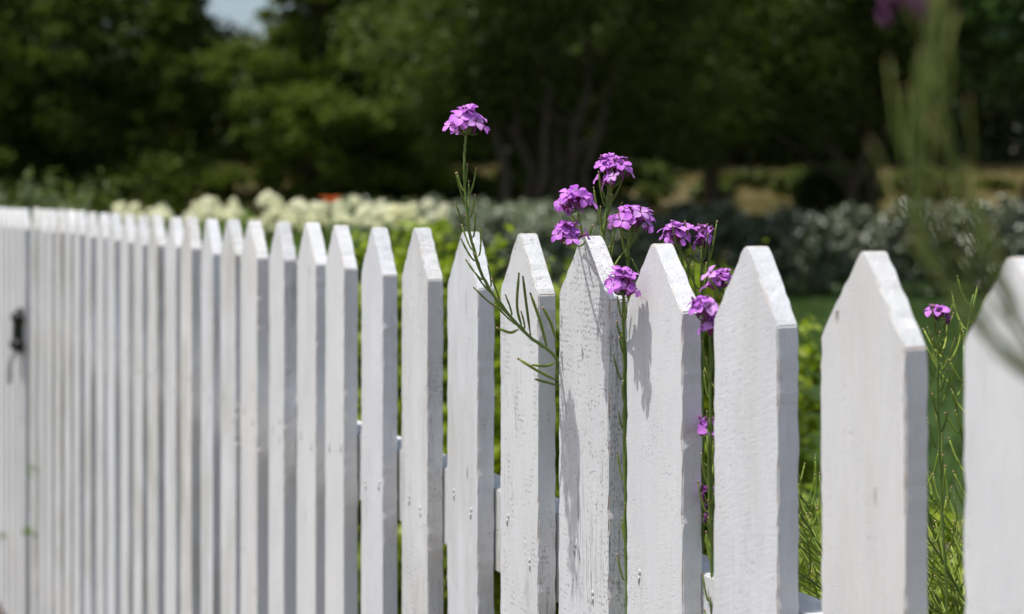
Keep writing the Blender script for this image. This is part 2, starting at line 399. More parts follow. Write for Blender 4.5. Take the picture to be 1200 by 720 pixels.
# latch on the gate's near edge: plate, hooked bar, thumb piece, ring handle
lz = CAMZ - (388 - HOR) / F * 4.66
b = MB(); b.box(-.10, -.012, -.006, -.0005, lz - .066, lz + .066)
latch = b.build('latch', M['black'], gate, False, .001)
b = MB(); b.tube([(-.07, -.012, lz + .038), (-.02, -.016, lz + .042), (.012, -.014, lz + .036)], [.017, .019, .013], 8)
b.tube([(-.07, -.012, lz - .04), (-.03, -.018, lz - .038), (.012, -.014, lz - .040)], [.018, .020, .014], 8)
b.tube([(-.03, -.016, lz + .04), (-.028, -.020, lz), (-.03, -.016, lz - .04)], [.009, .008, .009], 8)
b.build('latch_bar', M['black'], latch)
b = MB(); pts = [(-.062, -.012, lz - .05), (-.064, -.03, lz - .09), (-.06, -.034, lz - .14), (-.04, -.036, lz - .155), (-.02, -.034, lz - .14), (-.018, -.03, lz - .09), (-.02, -.012, lz - .05)]
b.tube(smooth_path(pts, 4), .0028, 6); b.build('handle', M['steel'], latch)

# ------------------------------------------------------------------ flowers
def petal_grid(length, width, cup, notch=.0):
    vs, fs = [], []; nu, nv = 5, 4
    prof = [.16, .55, .92, 1.0, .78, .30]
    for i in range(nu + 1):
        u = i / nu
        for j in range(nv + 1):
            v = j / nv * 2 - 1
            wv = width / 2 * prof[i]
            x = length * u - (notch * length if i == nu and j == nv // 2 else 0)
            z = cup * (math.sin(u * 2.6) * .5 - u * u * .5) * length + .06 * length * (abs(v) ** 2)
            vs.append(Vector((x, v * wv, z)))
    for i in range(nu):
        for j in range(nv):
            a = i * (nv + 1) + j; fs.append((a, a + 1, a + nv + 2, a + nv + 1))
    return vs, fs
def floret_mesh(seed):
    r = random.Random(seed); b = MB()
    for k in range(4):
        vs, fs = petal_grid(.0105 * r.uniform(.88, 1.12), .0100 * r.uniform(.85, 1.1), r.uniform(.0, .55), .05)
        m = Matrix.Rotation(math.radians(90 * k + r.uniform(-9, 9)), 4, 'Z') @ Matrix.Rotation(r.uniform(-.32, .18), 4, 'Y') @ Matrix.Translation((.0012, 0, 0))
        b.add([m @ v for v in vs], fs, 0)
    b.tube([(0, 0, .0008), (0, 0, -.004), (0, 0, -.010)], [.0016, .0014, .0013], 6, 1)
    me = b.build('floret', [M['petal'], M['eye']]); d = me.data; bpy.data.objects.remove(me); return d
FL = [floret_mesh(s) for s in range(7)]

def pods(b, path, rad0, t0, t1, n, length, r, lean=.5, dirbias=None, thick=.00085):
    """Seed pods rising along a stem: thin curved tubes on short stalks with a tan tip."""
    m = len(path) - 1
    for k in range(n):
        t = t0 + (t1 - t0) * (k + r.uniform(-.3, .3)) / max(1, n - 1); t = min(.999, max(0, t)) * m
        i = int(t); p = path[i].lerp(path[min(i + 1, m)], t - i)
        ax = (path[min(i + 1, m)] - path[max(i - 1, 0)]).normalized()
        q = k * 2.4 + r.uniform(-.4, .4); side = Vector((math.cos(q), math.sin(q), 0))
        if dirbias is not None: side = (side + dirbias).normalized()
        l = length * r.uniform(.6, 1.15)
        d = (ax * (1 - lean * .35) + side * lean + Vector((0, 0, .12))).normalized()
        p1 = p + (ax * .3 + side).normalized() * l * .16
        p2 = p1 + d * l * .45; p3 = p2 + (d + ax * .45 + Vector((0, 0, .15))).normalized() * l * .5
        pp = smooth_path([p, p1, p2, p3], 3)
        nn = len(pp); rad = [thick * (.62 if j < 3 else 1.0 + (.18 if j % 2 else -.05)) for j in range(nn)]; rad[-1] = thick * .7
        b.tube(pp, rad, 5, 0)
        e = (pp[-1] - pp[-2]).normalized()
        b.tube([pp[-1], pp[-1] + e * thick * 2.2], [thick * .95, thick * .7], 5, 1)

def flower_stalk(label, keys, heads, seed, r0=.0021, r1=.0011, npods=14, podlen=.035, t0=.2, t1=.93, name='flower_stalk', lean=.45, group='purple flower stalks growing along the fence', thick=.00085, shoots=()):
    """keys: (px, py, Y) up the stem. heads: (px, py, Y, wpx, hpx, count)."""
    r = random.Random(seed)
    pts = [P(*k) if len(k) == 3 and abs(k[0]) > 5 or len(k) == 3 else Vector(k) for k in keys]
    base = Vector((pts[0].x, pts[0].y, 0.0))
    root = empty(name, base, label, 'flower', group)
    loc = [p - base for p in pts]
    if loc[0].z > .03:
        loc = [Vector((0.0, 0.0, 0.0)) if True else None] + loc
    path = smooth_path(loc, 7)
    path = [p + Vector((r.uniform(-1, 1), r.uniform(-1, 1), 0)) * .0006 for p in path]
    m = len(path)
    b = MB(); b.tube(path, [(r0 + (r1 - r0) * i / (m - 1)) * (r.uniform(1.12, 1.35) if i % 5 == 2 else r.uniform(.88, 1.04)) for i in range(m)], 7)
    b.build('stem', M['stem'], root)
    if npods:
        b = MB(); pods(b, path, r0, t0, t1, npods, podlen, r, lean, thick=thick)
        for sh in shoots:
            pp = smooth_path([P(*q) - base for q in sh], 4); e = (pp[-1] - pp[-2]).normalized()
            b.tube(pp, [.0008] * 3 + [.0014, .0015] * 8 if len(pp) > 19 else [.0008] * 2 + [.0014] * (len(pp) - 3) + [.0009], 6, 0); b.tube([pp[-1], pp[-1] + e * .002], [.0012, .0009], 5, 1)
        b.build('seed_pods', [M[('podf' if keys[-1][2] < .9 else 'podd') if name == 'flower_stalk' or keys[-1][2] < .9 else 'pod'], M['tip']], root)
    for (hx, hy, hY, wp, hp, cnt) in heads:
        cnt = int(round(cnt * 1.25)) if cnt > 5 else cnt
        c = P(hx, hy, hY) - base; R = wp * .41 / F * hY; H = hp / F * hY
        apex = min(path, key=lambda p: (p - (c - Vector((0, 0, H * .6)))).length)
        hb = MB(); fl = []
        for k in range(cnt):
            u = (k + .5) / cnt; a = k * 2.39996 + r.uniform(-.3, .3); rad = R * .98 * math.sqrt(u) * r.uniform(.7, 1.28)
            z = H * (.34 - .62 * u ** 1.3) + r.uniform(-.22, .18) * H
            p = c + Vector((math.cos(a) * rad * .9, math.sin(a) * rad * .9, z))
            nrm = Vector((math.cos(a) * u * .9, math.sin(a) * u * .9, 1.0 - .55 * u)) + Vector((r.uniform(-.35, .35), r.uniform(-.45, .2), 0))
            fl.append((p, nrm.normalized()))
            st = apex.lerp(c - Vector((0, 0, H * .35)), .5)
            q = p - nrm.normalized() * .009
            hb.tube(smooth_path([st, st.lerp(q, .5) + Vector((0, 0, -.002)), q], 3), .0005, 5, 0)
        top = c + Vector((0, 0, H * .25)); hb.tube([apex, apex.lerp(top, .5), top - Vector((0, 0, .006))], [r1, r1 * .9, r1 * .7], 6, 0)
        for k in range(15):      # buds around the centre and spent ones beneath
            a = r.uniform(0, 6.28); q = top + Vector((math.cos(a) * .006, math.sin(a) * .006, r.uniform(-.012, .002)))
            e = Vector((math.cos(a) * .5, math.sin(a) * .5, 1)).normalized()
            hb.tube([q, q + e * .0025, q + e * .005], [.0009, .0014, .0006], 6, 1)
        for k in range(6):
            a = r.uniform(0, 6.28); q = c + Vector((math.cos(a) * R * .4, math.sin(a) * R * .4, -H * r.uniform(.3, .6)))
            hb.tube([apex.lerp(c, .2), q], .0004, 4, 0); hb.tube([q, q + Vector((0, 0, .003)), q + Vector((0, 0, .006))], [.0008, .0014, .0007], 6, 1)
        head = hb.build('flower_head', [M['stem'], M['bud']], root)
        for p, nrm in fl:
            o = bpy.data.objects.new('floret', r.choice(FL)); link(o, head)
            o.location = p; qq = nrm.to_track_quat('Z', 'Y')
            o.rotation_mode = 'QUATERNION'; o.rotation_quaternion = qq @ Matrix.Rotation(r.uniform(0, 6.28), 3, 'Z').to_quaternion()
            s = r.uniform(.62, 1.0) * (.9 if cnt > 8 else .95); o.scale = (s, s, s)
    return root

# the arching one that comes through the gap and leans across two pickets
flower_stalk('tall purple flower arching out through the fence, highest bloom of all',
    [(690, 800, 1.62), (668, 560, 1.57), (657, 460, 1.545), (651, 420, 1.51), (620, 394, 1.475), (590, 362, 1.46), (566, 325, 1.455), (553, 285, 1.455), (546, 235, 1.455), (544, 190, 1.455), (546, 158, 1.455)],
    [(547, 141, 1.455, 58, 32, 13)], 3, .0020, .0011, 24, .028, .48, .86, lean=.42, shoots=[
     [(613, 388, 1.47), (606, 360, 1.475), (608, 322, 1.48)], [(622, 396, 1.475), (617, 358, 1.48), (613, 326, 1.48)], [(642, 412, 1.50), (634, 380, 1.49), (622, 345, 1.49)],
     [(652, 400, 1.51), (646, 380, 1.505), (637, 362, 1.50)], [(655, 447, 1.53), (632, 436, 1.50), (608, 421, 1.50)], [(655, 452, 1.53), (640, 448, 1.50), (629, 445, 1.50)],
     [(608, 386, 1.47), (598, 390, 1.47), (584, 385, 1.47)], [(650, 425, 1.51), (640, 429, 1.50), (625, 428, 1.50)]])
# side shoots of it are the pods; a few more behind the tip of the picket
flower_stalk('tallest purple flower of the clump above the peeling picket',
    [(722, 900, 1.50), (716, 420, 1.50), (707, 300, 1.50), (711, 250, 1.50), (714, 224, 1.50)], [(713, 197, 1.50, 34, 34, 9), (725, 200, 1.49, 36, 30, 8)], 5, .0026, .0018, 16, .032, .45, .95)
flower_stalk('flat purple flower head left of the tallest one in the clump',
    [(700, 900, 1.53), (690, 350, 1.53), (684, 292, 1.52), (678, 250, 1.44)], [(674, 235, 1.41, 52, 22, 12)], 6, .0018, .0012, 8, .028, .5, .93)
flower_stalk('small purple flower head touching the tip of the peeling picket',
    [(705, 900, 1.56), (692, 340, 1.54), (684, 296, 1.52), (672, 286, 1.44)], [(666, 272, 1.40, 44, 26, 11)], 7, .0016, .001, 6, .028, .5, .93)
flower_stalk('wide purple flower head just right of the tallest one in the clump',
    [(740, 900, 1.47), (736, 350, 1.47), (735, 300, 1.46), (738, 275, 1.46)], [(742, 256, 1.46, 58, 30, 17)], 8, .0022, .0014, 10, .03, .45, .93)
flower_stalk('purple flower in the gap beside the peeling picket, in front of its shoulder',
    [(736, 900, 1.42), (733, 560, 1.41), (732, 430, 1.40), (731, 350, 1.375)], [(728, 331, 1.36, 42, 28, 11)], 9, .0022, .0015, 26, .022, .25, .93, lean=.3)
flower_stalk('purple flower head above the picket fourth from the right edge',
    [(812, 900, 1.42), (808, 400, 1.40), (802, 330, 1.40), (795, 284, 1.39)], [(792, 273, 1.39, 42, 18, 10)], 10, .0016, .001, 8, .03, .5, .93)
flower_stalk('sparse narrow purple flower between two pickets, mostly gone to seed',
    [(824, 900, 1.42), (824, 420, 1.40), (822, 330, 1.40), (824, 290, 1.39)], [(824, 276, 1.39, 20, 20, 5)], 11, .0015, .001, 12, .036, .55, .95, lean=.25)
flower_stalk('purple flower half hidden behind the third picket from the right edge',
    [(850, 900, 1.36), (852, 420, 1.34), (848, 345, 1.33)], [(843, 328, 1.33, 34, 22, 8)], 12, .0015, .001, 8, .03, .5, .93)
flower_stalk('low purple flowers filling the gap, over the corner of a picket shoulder',
    [(836, 900, 1.33), (833, 520, 1.30), (832, 385, 1.292)], [(822, 359, 1.283, 40, 24, 7), (834, 378, 1.29, 22, 26, 5)], 13, .0018, .0011, 20, .025, .3, .93, lean=.3)
flower_stalk('small purple flowers low in the gap right of the fourth picket from the right',
    [(836, 900, 1.31), (834, 700, 1.31), (832, 600, 1.305), (829, 510, 1.30)], [(830, 499, 1.31, 14, 18, 4), (833, 575, 1.315, 8, 12, 2), (836, 600, 1.32, 8, 10, 2)], 14, .0016, .001, 14, .024, .3, .93, lean=.3)
flower_stalk('little purple flower on the thin stalk between the two rightmost pickets',
    [(1112, 900, 1.34), (1102, 560, 1.34), (1099, 440, 1.33), (1100, 375, 1.33)], [(1101, 366, 1.33, 26, 8, 4)], 15, .0014, .0009, 22, .026, .45, .96, lean=.42)

# seed stalks sprawling behind the right of the fence
sl = 'green seed stalk without blooms, rising behind the right end of the fence'
sg = 'green seed stalks behind the right of the fence'
rs = random.Random(21)
seedk = []
for k in range(20):
    bx = rs.uniform(950, 1260); Y = rs.uniform(1.36, 1.75); ty = rs.uniform(440, 660); tx = bx - rs.uniform(30, 130)
    seedk.append(([(bx + 60, 1300, Y), (bx + 30, 800, Y), ((bx + tx) / 2 + 15, (ty + 760) / 2, Y), (tx, ty, Y - .02)], 46, .046))
seedk.append(([(1150, 1000, 1.36), (1140, 640, 1.36), (1120, 470, 1.35), (1100, 400, 1.35)], 30, .03))
seedk.append(([(1160, 1000, 1.33), (1146, 600, 1.32), (1130, 440, 1.32), (1140, 345, 1.32)], 26, .03))
for k in range(6):
    bx = rs.uniform(835, 930); Y = rs.uniform(1.4, 1.6)
    seedk.append(([(bx + 10, 1000, Y), (bx + 8, 700, Y), (bx - 10, rs.uniform(420, 560), Y)], 26, .034))
for i, (kk, n, pl) in enumerate(seedk):
    flower_stalk(sl, kk, [], 40 + i, .0016, .0009, n, pl, .25, .97, 'seed_stalk', .62, sg)

# stalks close in front of the lens side, far out of focus
flower_stalk('thick out-of-focus stalk in front of the fence topped by a purple bloom',
    [(1560, 1100, .56), (1330, 560, .55), (1205, 440, .54), (1125, 345, .54), (1078, 262, .53), (1072, 170, .53), (1088, 60, .53), (1082, -30, .53)],
    [(1062, -10, .53, 18, 8, 1)], 70, .0015, .0010, 34, .027, .30, .97, 'flower_stalk', .16, 'blurred stalks nearest the viewer', .00058)
flower_stalk('thin out-of-focus seed stalk bending up in front of the rightmost picket',
    [(1600, 1000, .60), (1350, 600, .59), (1222, 430, .58), (1168, 325, .57), (1132, 225, .57), (1100, 110, .56), (1104, -60, .56)],
    [], 71, .0014, .0009, 34, .025, .30, .99, 'seed_stalk', .18, 'blurred stalks nearest the viewer', .00055)

# fallen petals on the rail
for (x, n) in ((-12.02, 0), (-10.9, 1)):
    b = MB(); vs, fs = petal_grid(.008, .007, .3); b.add(vs, fs)
    o = b.build('fallen_petal', M['petal']); o.location = ORG + Matrix.Rotation(RZ, 3, 'Z') @ Vector((x * PD + .02, T + .018, CAMZ - .3185)); o.rotation_euler = (.1, .05, n * 2)
    tag(o, ('pink fallen petal on the rail left of the peeling picket', 'purple fallen petal on the rail right of the peeling picket')[n], 'petal')

# ------------------------------------------------------------------ foliage
def leaf_mesh(name, centers, size, rng, mat, parent, aspect=.5, up=.5, fold=.25, flat=None):
    """One mesh of many small folded leaves (two quads each) at the given places."""
    n = len(centers)
    nrm = rng.normal(size=(n, 3)); nrm[:, 2] = np.abs(nrm[:, 2]) + up; nrm /= np.linalg.norm(nrm, axis=1)[:, None]
    d = rng.normal(size=(n, 3))
    if flat is not None: d = d * .6 + flat
    d -= nrm * np.sum(d * nrm, axis=1)[:, None]; d /= np.linalg.norm(d, axis=1)[:, None] + 1e-9
    s = np.cross(nrm, d)
    L_ = (size * rng.uniform(.6, 1.3, n))[:, None]; W = L_ * aspect
    c = centers
    v = np.stack([c - d * L_ * .5, c - d * L_ * .05 + s * W * .5 + nrm * W * fold, c + d * L_ * .5, c - d * L_ * .05 - s * W * .5 + nrm * W * fold, ], axis=1).reshape(-1, 3)
    me = bpy.data.meshes.new(name)
    me.vertices.add(n * 4); me.vertices.foreach_set('co', v.astype(np.float32).ravel())
    idx = np.arange(n)[:, None] * 4 + np.array([0, 1, 2, 0, 2, 3])[None, :]
    me.loops.add(n * 6); me.loops.foreach_set('vertex_index', idx.astype(np.int32).ravel())
    me.polygons.add(n * 2); me.polygons.foreach_set('loop_start', np.arange(n * 2, dtype=np.int32) * 3)
    me.update(calc_edges=True); me.validate()
    me.materials.append(mat)
    return link(bpy.data.objects.new(name, me), parent)

def clumps(rng, blobs, n, sub=.28, per=120, shell=(.55, 1.0), squash=.6):
    """Leaf places gathered in small clumps spread through ellipsoids (cx,cy,cz,rx,ry,rz)."""
    blobs = np.array(blobs, float); vol = blobs[:, 3] * blobs[:, 4] * blobs[:, 5]; pr = vol ** .8 / (vol ** .8).sum()
    nc = max(4, n // per); bi = rng.choice(len(blobs), nc, p=pr)
    d = rng.normal(size=(nc, 3)); d /= np.linalg.norm(d, axis=1)[:, None]
    rad = shell[0] + (shell[1] - shell[0]) * rng.uniform(0, 1, nc) ** .6
    cc = blobs[bi, :3] + d * blobs[bi, 3:] * rad[:, None]
    cr = blobs[bi, 3:].min(axis=1) * sub * rng.uniform(.5, 1.4, nc)
    k = rng.integers(0, nc, n)
    off = rng.normal(size=(n, 3)) * cr[k][:, None] * .6; off[:, 2] *= squash
    return cc[k] + off, cc

def limb(b, a, c, r0, r1, r, wob=.12, n=6):
    a = Vector(a); c = Vector(c); ln = (c - a).length; pts = []
    for i in range(n + 1):
        t = i / n; q = a.lerp(c, t) + Vector((r.uniform(-1, 1), r.uniform(-1, 1), .3 * math.sin(t * 3.1))) * wob * ln * (.3 if 0 < i < n else 0)
        pts.append(q)
    b.tube(pts, [r0 + (r1 - r0) * (i / n) ** .8 for i in range(n + 1)], 8)
    return pts

def sx(k, bl): return [tuple(c * k for c in b) for b in bl]
def tree(px, Y, label, kind, blobs, nleaf, size, mat, seed, trunks=((0, 0, .18),), group=None, sub=.28, per=150, shell=(.5, 1.0), up=.5, aspect=.5, low=.4):
    rng = np.random.default_rng(seed); r = random.Random(seed)
    X = (px - 600) / F * Y; gz = ground_z(X, Y)
    root = empty(kind, (X, Y, gz - .05), label, 'tree', group)
    pts, cc = clumps(rng, blobs, nleaf, sub, per, shell)
    pts = pts[pts[:, 2] > low]
    leaf_mesh('crown', pts, size, rng, mat, root, aspect, up)
    b = MB(); tops = []
    H = max(q[2] for q in blobs)
    for (dx, dy, rad) in trunks:
        tp = (dx, dy, H * .95)
        tops.append(limb(b, (dx * .12, dy * .12, 0), tp, rad, rad * .3, r, .10, 9))
    for q in cc[:: max(1, len(cc) // 26)]:
        tr = r.choice(tops); i = min(len(tr) - 2, max(1, int(len(tr) * min(.9, max(.15, (q[2] - .5) / H * .8)))))
        limb(b, tr[i], q, trunks[0][2] * .28, .012, r, .12, 5)
    b.build('trunk', M['bark'], root)
    return root

def cone_blobs(h, r, z0, n=6, seed=0):
    q = random.Random(seed); o = []
    for k in range(n):
        t = k / (n - 1); z = z0 + (h - z0) * t; rr_ = r * (1 - t * .8) + .15
        for a in range(3 if t < .8 else 1):
            an = q.uniform(0, 6.28); o.append((math.cos(an) * rr_ * .35, math.sin(an) * rr_ * .35, z, rr_ * .85, rr_ * .85, (h - z0) / n * .85))
    return o

UND = []
# left dark conifers
tree(95, 28, 'big dark conifer filling the left, foliage down to the ground', 'conifer_tree', cone_blobs(12, 2.9, .9, 9, 1), 70000, .13, M['conifer'], 1, sub=.30)
tree(-70, 27, 'dark conifer at the left edge, partly cut off by the frame', 'conifer_tree', cone_blobs(11, 2.6, .9, 8, 2), 45000, .13, M['conifer'], 2)
tree(205, 33, 'narrow dark conifer right of the big left one', 'conifer_tree', cone_blobs(8.0, 1.35, .8, 8, 3), 32000, .13, M['conifer'], 3)
tree(372, 27, 'olive green conifer right of the patch of sky, branches to the ground', 'conifer_tree', cone_blobs(7.6, 2.2, .8, 9, 4), 70000, .12, M['olive'], 4, sub=.33)
tree(470, 30, 'dark olive tree between the olive conifer and the many-stemmed tree', 'broadleaf_tree', [(0, 0, 3.4, 2.1, 2, 2.2), (.6, 0, 6, 2.3, 2, 2.4), (-.4, .3, 1.9, 1.5, 1.5, 1.0)], 50000, .12, M['olive'], 5)
# many-stemmed tree in the centre
tree(640, 21, 'many-stemmed tree in the centre with dark fanning trunks', 'multi_stem_tree',
     [(-1.2, 0, 3.6, 1.4, 1.4, 1.3), (.8, .3, 3.9, 1.5, 1.4, 1.3), (0, 0, 5.2, 2.4, 2, 1.6), (1.9, 0, 3.2, .9, 1, .9), (0, .8, 2.5, 1.5, .8, .9), (-1.2, .5, 2.5, .8, .8, .7), (1.5, .6, 2.3, .9, .8, .9)], 70000, .09, M['broad'], 6,
     trunks=((-1.25, 0, .10), (-.6, .2, .09), (-.1, -.2, .08), (.35, .2, .09), (.8, 0, .09), (1.4, .1, .07)), low=1.5, per=90, sub=.26)
tree(830, 29, 'dark spreading tree right of the centre, low branches over the field', 'broadleaf_tree',
     [(0, 0, 4.4, 2.8, 2.4, 2.0), (-1.6, 0, 2.9, 1.6, 1.4, 1.0), (0, .5, 2.4, 1.7, 1.4, .9), (1.6, 0, 2.5, 1.6, 1.4, .9), (.3, 0, 6.4, 3.0, 2.4, 2.2)], 76000, .11, M['broad'], 7, trunks=((.1, 0, .2),), low=1.0)
tree(1020, 25, 'dark tree with a leaning trunk behind the blurred stalk', 'broadleaf_tree',
     sx(1.32, [(-.7, 0, 3.4, 1.8, 1.6, 1.3), (.8, 0, 3.7, 1.5, 1.5, 1.4), (-1.5, 0, 2.4, 1.0, 1.0, .8), (0, .5, 2.2, 1.2, 1, .7), (0, 0, 5.0, 2.4, 2, 1.6)]), 66000, .12, M['broad'], 8, trunks=((-.5, 0, .12), (.6, .1, .08)), low=1.8)
tree(1210, 23.5, 'glossy leaved tree at the right edge catching the sun', 'broadleaf_tree',
     sx(1.36, [(.1, 0, 3.4, 1.4, 1.2, 1.1), (-.5, -.2, 2.7, .8, .8, .6), (.5, 0, 4.8, 1.8, 1.5, 1.4)]), 24000, .15, M['glossy'], 9, trunks=((.3, 0, .13),), low=2.3, per=60)
for (ux, uY, ur, ut, lab) in ((545, 33, 1.1, 196, 'dark bush under the trees left of the many-stemmed tree'), (655, 30, 1.3, 168, 'dark bush behind the many-stemmed tree'), (735, 34, 1.2, 188, 'dark bush right of the many-stemmed tree, in its shade'),
        (985, 31, 1.0, 190, 'dark bush behind the leaning trunk'), (480, 31, 1.0, 180, 'dark bush beside the olive tree, over the white flowers'), (885, 38, 1.3, 201, 'low dark bush in the field under the spreading tree'), (770, 39, .8, 203, 'small dark bush at the left end of the dry field'), (835, 35, .5, 211, 'smallest dark bush, low in the dry field between the tree trunks'),
        (940, 36, .8, 198, 'dark bush in the field left of the leaning trunk'), (1165, 37, .55, 210, 'little dark bush in the dry field at far right'),
        (1085, 36, .9, 196, 'dark bush in the field behind the blurred stalk')):
    UND.append((ux, ut, uY, lab, ur))
# belt of trees behind the field
rb = random.Random(9)
for k in range(16):
    px = -180 + k * 100 + rb.uniform(-25, 25); Y = rb.uniform(43, 48); h = rb.uniform(10, 12)
    if 90 < px < 440: h = 3.6
    tree(px, Y, 'distant dark woodland tree beyond the dry field', 'woodland_tree',
         [(0, 0, h * .55, 3.0, 2.6, h * .42), (rb.uniform(-1.5, 1.5), 0, h * .3, 2.6, 2.4, h * .25), (-1.9, 0, 1.2, 1.7, 1.6, 1.3), (0, -.4, 1.2, 1.7, 1.6, 1.3), (1.9, 0, 1.2, 1.7, 1.6, 1.3)], 22000, .36, M['far'], 100 + k, group='woodland trees beyond the field', low=.05, shell=(.2, 1.0), sub=.45)
tree(262, 48, 'bluish rounded tree under the patch of sky', 'broadleaf_tree', [(0, 0, 1.9, 1.6, 1.4, 1.6), (-.3, 0, 3.1, 1.1, 1.0, .8), (.6, 0, 2.6, 1.3, 1, 1.0)], 16000, .18, M['far'], 130)

def bush(px, py, Y, label, name, r, h, nleaf, size, mat, seed, group=None, cat='shrub', aspect=.55, per=40, ry=None, spikes=0, up=.5, nb=6):
    rng = np.random.default_rng(seed); q = random.Random(seed)
    X = (px - 600) / F * Y; top = CAMZ - (py - HOR) / F * Y; gz = ground_z(X, Y); H = top - gz
    root = empty(name, (X, Y, gz), label, cat, group)
    ry = ry or r
    bl = [(0, 0, H * .45, r * .9, ry * .9, H * .45)] + [(q.uniform(-.6, .6) * r, q.uniform(-.6, .6) * ry, H * q.uniform(.55, .8), r * .42, ry * .42, H * .22) for _ in range(nb)]
    pts, cc = clumps(rng, bl, nleaf, .25, per, (.55, 1.0), .9)
    keep = (pts[:, 2] > .03) & (pts[:, 2] < H * 1.03); pts = pts[keep]
    if spikes:
        ex = []
        for _ in range(spikes):
            a = np.array([q.uniform(-.9, .9) * r, q.uniform(-.9, .9) * ry, H * q.uniform(.7, .92)]); d = np.array([q.uniform(-.3, .3), q.uniform(-.3, .3), 1.0])
            ln = H * q.uniform(.03, .09)
            for t in np.linspace(0, 1, 14): ex.append(a + d * t * ln + rng.normal(size=3) * size * .35)
        pts = np.vstack([pts, np.array(ex)])
    leaf_mesh('foliage', pts, size, rng, mat, root, aspect, up)
    b = MB()
    for k in range(9):
        c = cc[q.randrange(len(cc))]
        limb(b, (q.uniform(-.05, .05), q.uniform(-.05, .05), 0), c * .9, .012 * r * 2, .003, q, .1, 5)
    b.build('stem', M['bark'], root)
    return root, cc, H, bl

for j, (ux, ut, uY, lab, ur) in enumerate(UND): bush(ux, ut, uY, lab, 'dark_bush', ur, 1, 14000, .12, M['broad'], 600 + j, per=60)
# fresh green shrubs in the bed right behind the fence
for (px, py, Y, r, lab, sd) in (
    (462, 274, 4.6, .34, 'bright green leafy shrub right of the white flowers', 1), (555, 268, 4.3, .36, 'bright green leafy shrub behind the arching flower stem', 2),
    (650, 280, 4.0, .36, 'bright green leafy shrub behind the purple flower clump', 3), (745, 300, 3.9, .34, 'bright green leafy shrub behind the peeling picket gap', 4),
    (825, 318, 3.8, .16, 'bright green leafy shrub at the right end of the green row', 5)):
    bush(px, py, Y, lab, 'leafy_shrub', r, 1, 13000, .042, M['shrub'], 200 + sd, 'bright green shrubs in the bed', spikes=26)
for (px, py, Y, r, lab, sd) in ((932, 372, 3.4, .07, 'small green shrub seen through the gap beside the third picket', 6), (1000, 580, 3.0, .45, 'low green plants behind the second picket from the right', 7),
                           (1120, 590, 2.8, .30, 'low green plants in the gap by the rightmost picket', 8)):
    bush(px, py, Y, lab, 'low_shrub', r, 1, 1500 if r < .1 else 6000, .032, M['shrub'], 220 + sd, spikes=14)
bush(26, 192, 7.2, 'grey green feathery shrub behind the gate', 'feathery_shrub', .42, 1, 6500, .06, M['feather'], 240, aspect=.22, spikes=34)
bush(-40, 215, 6.6, 'pale green shrub cut off by the left edge', 'feathery_shrub', .22, 1, 3500, .05, M['silver2'], 241, aspect=.3, spikes=14)

# white flowering bushes
def blossom(b, c, R, q, mi=0):
    """Domed head of many little four-petal flowers."""
    n = 34
    for k in range(n):
        z = 1 - (k + .5) / n * 1.35; rad = math.sqrt(max(0, 1 - z * z)); a = k * 2.4
        nrm = Vector((math.cos(a) * rad, math.sin(a) * rad, z)); p = Vector(c) + nrm * R * q.uniform(.6, 1.15)
        u = nrm.cross(Vector((.3, .5, .8))).normalized(); w = nrm.cross(u); s = R * .30
        for (aa, bb) in ((1, 0), (0, 1), (-1, 0), (0, -1)):
            d = u * aa + w * bb; e = u * -bb + w * aa
            b.add([p, p + d * s * .55 + e * s * .42, p + d * s + nrm * s * .1, p + d * s * .55 - e * s * .42], [(0, 1, 2, 3)], mi)
for j, (px, Y, r, lab) in enumerate(((225, 7.4, .40, 'white flowering bush, leftmost of the row over the fence'), (330, 7.0, .42, 'white flowering bush below the orange flower'), (428, 6.6, .36, 'white flowering bush, rightmost of the row over the fence'))):
    root, cc, H, bl = bush(px, 246, Y, lab, 'flowering_bush', r, 1, 7000, .07, M['hydleaf'], 260 + j, 'white flowering bushes', per=30)
    q = random.Random(300 + j); base = root.location
    n = 58
    for k in range(n):
        hx = px + (q.uniform(-1, 1)) * r / Y * F * .95; hy = q.uniform(238, 270)
        if hx < 270: hy = q.uniform(241, 260) + (200 - hx) * .05 if hx < 200 else q.uniform(237, 262)
        hY = Y + q.uniform(-.8, .3) * r
        c = P(hx, hy, hY) - base; R = q.uniform(.016, .034); b = MB(); blossom(b, c, R, q)
        b.tube([Vector((c.x * .6, c.y * .6, c.z - .28)), c - Vector((0, 0, R * .3))], [.003, .0025], 5, 1)
        b.build('flower_head', [M['white'], M['stem']], root)
    if j == 1:
        b = MB(); c = P(315, 238, Y - .1) - base; blossom(b, c, .052, q); b.tube([Vector((c.x, c.y, c.z - .3)), c], .003, 5, 1); b.build('flower_head', [M['white'], M['stem']], root)
o0 = P(387, 233, 5.6); base = Vector((o0.x, o0.y, 0))
lily = empty('orange_flower', base, 'single orange flower standing over the white blossoms', 'flower')
b = MB(); b.tube(smooth_path([(0.03, 0, 0), (.01, 0, .7), (0, 0, o0.z - .02)], 4), [.005] * 9, 6); b.build('stem', M['stem'], lily)
for k in range(6):
    b = MB(); vs, fs = petal_grid(.050, .044, .2); m = Matrix.Translation((0, 0, o0.z - .02)) @ Matrix.Rotation(k * 1.047 + .2, 4, 'Z') @ Matrix.Rotation(-.6, 4, 'Y')
    b.add([m @ v for v in vs], fs); b.build('petal', M['orange'], lily)

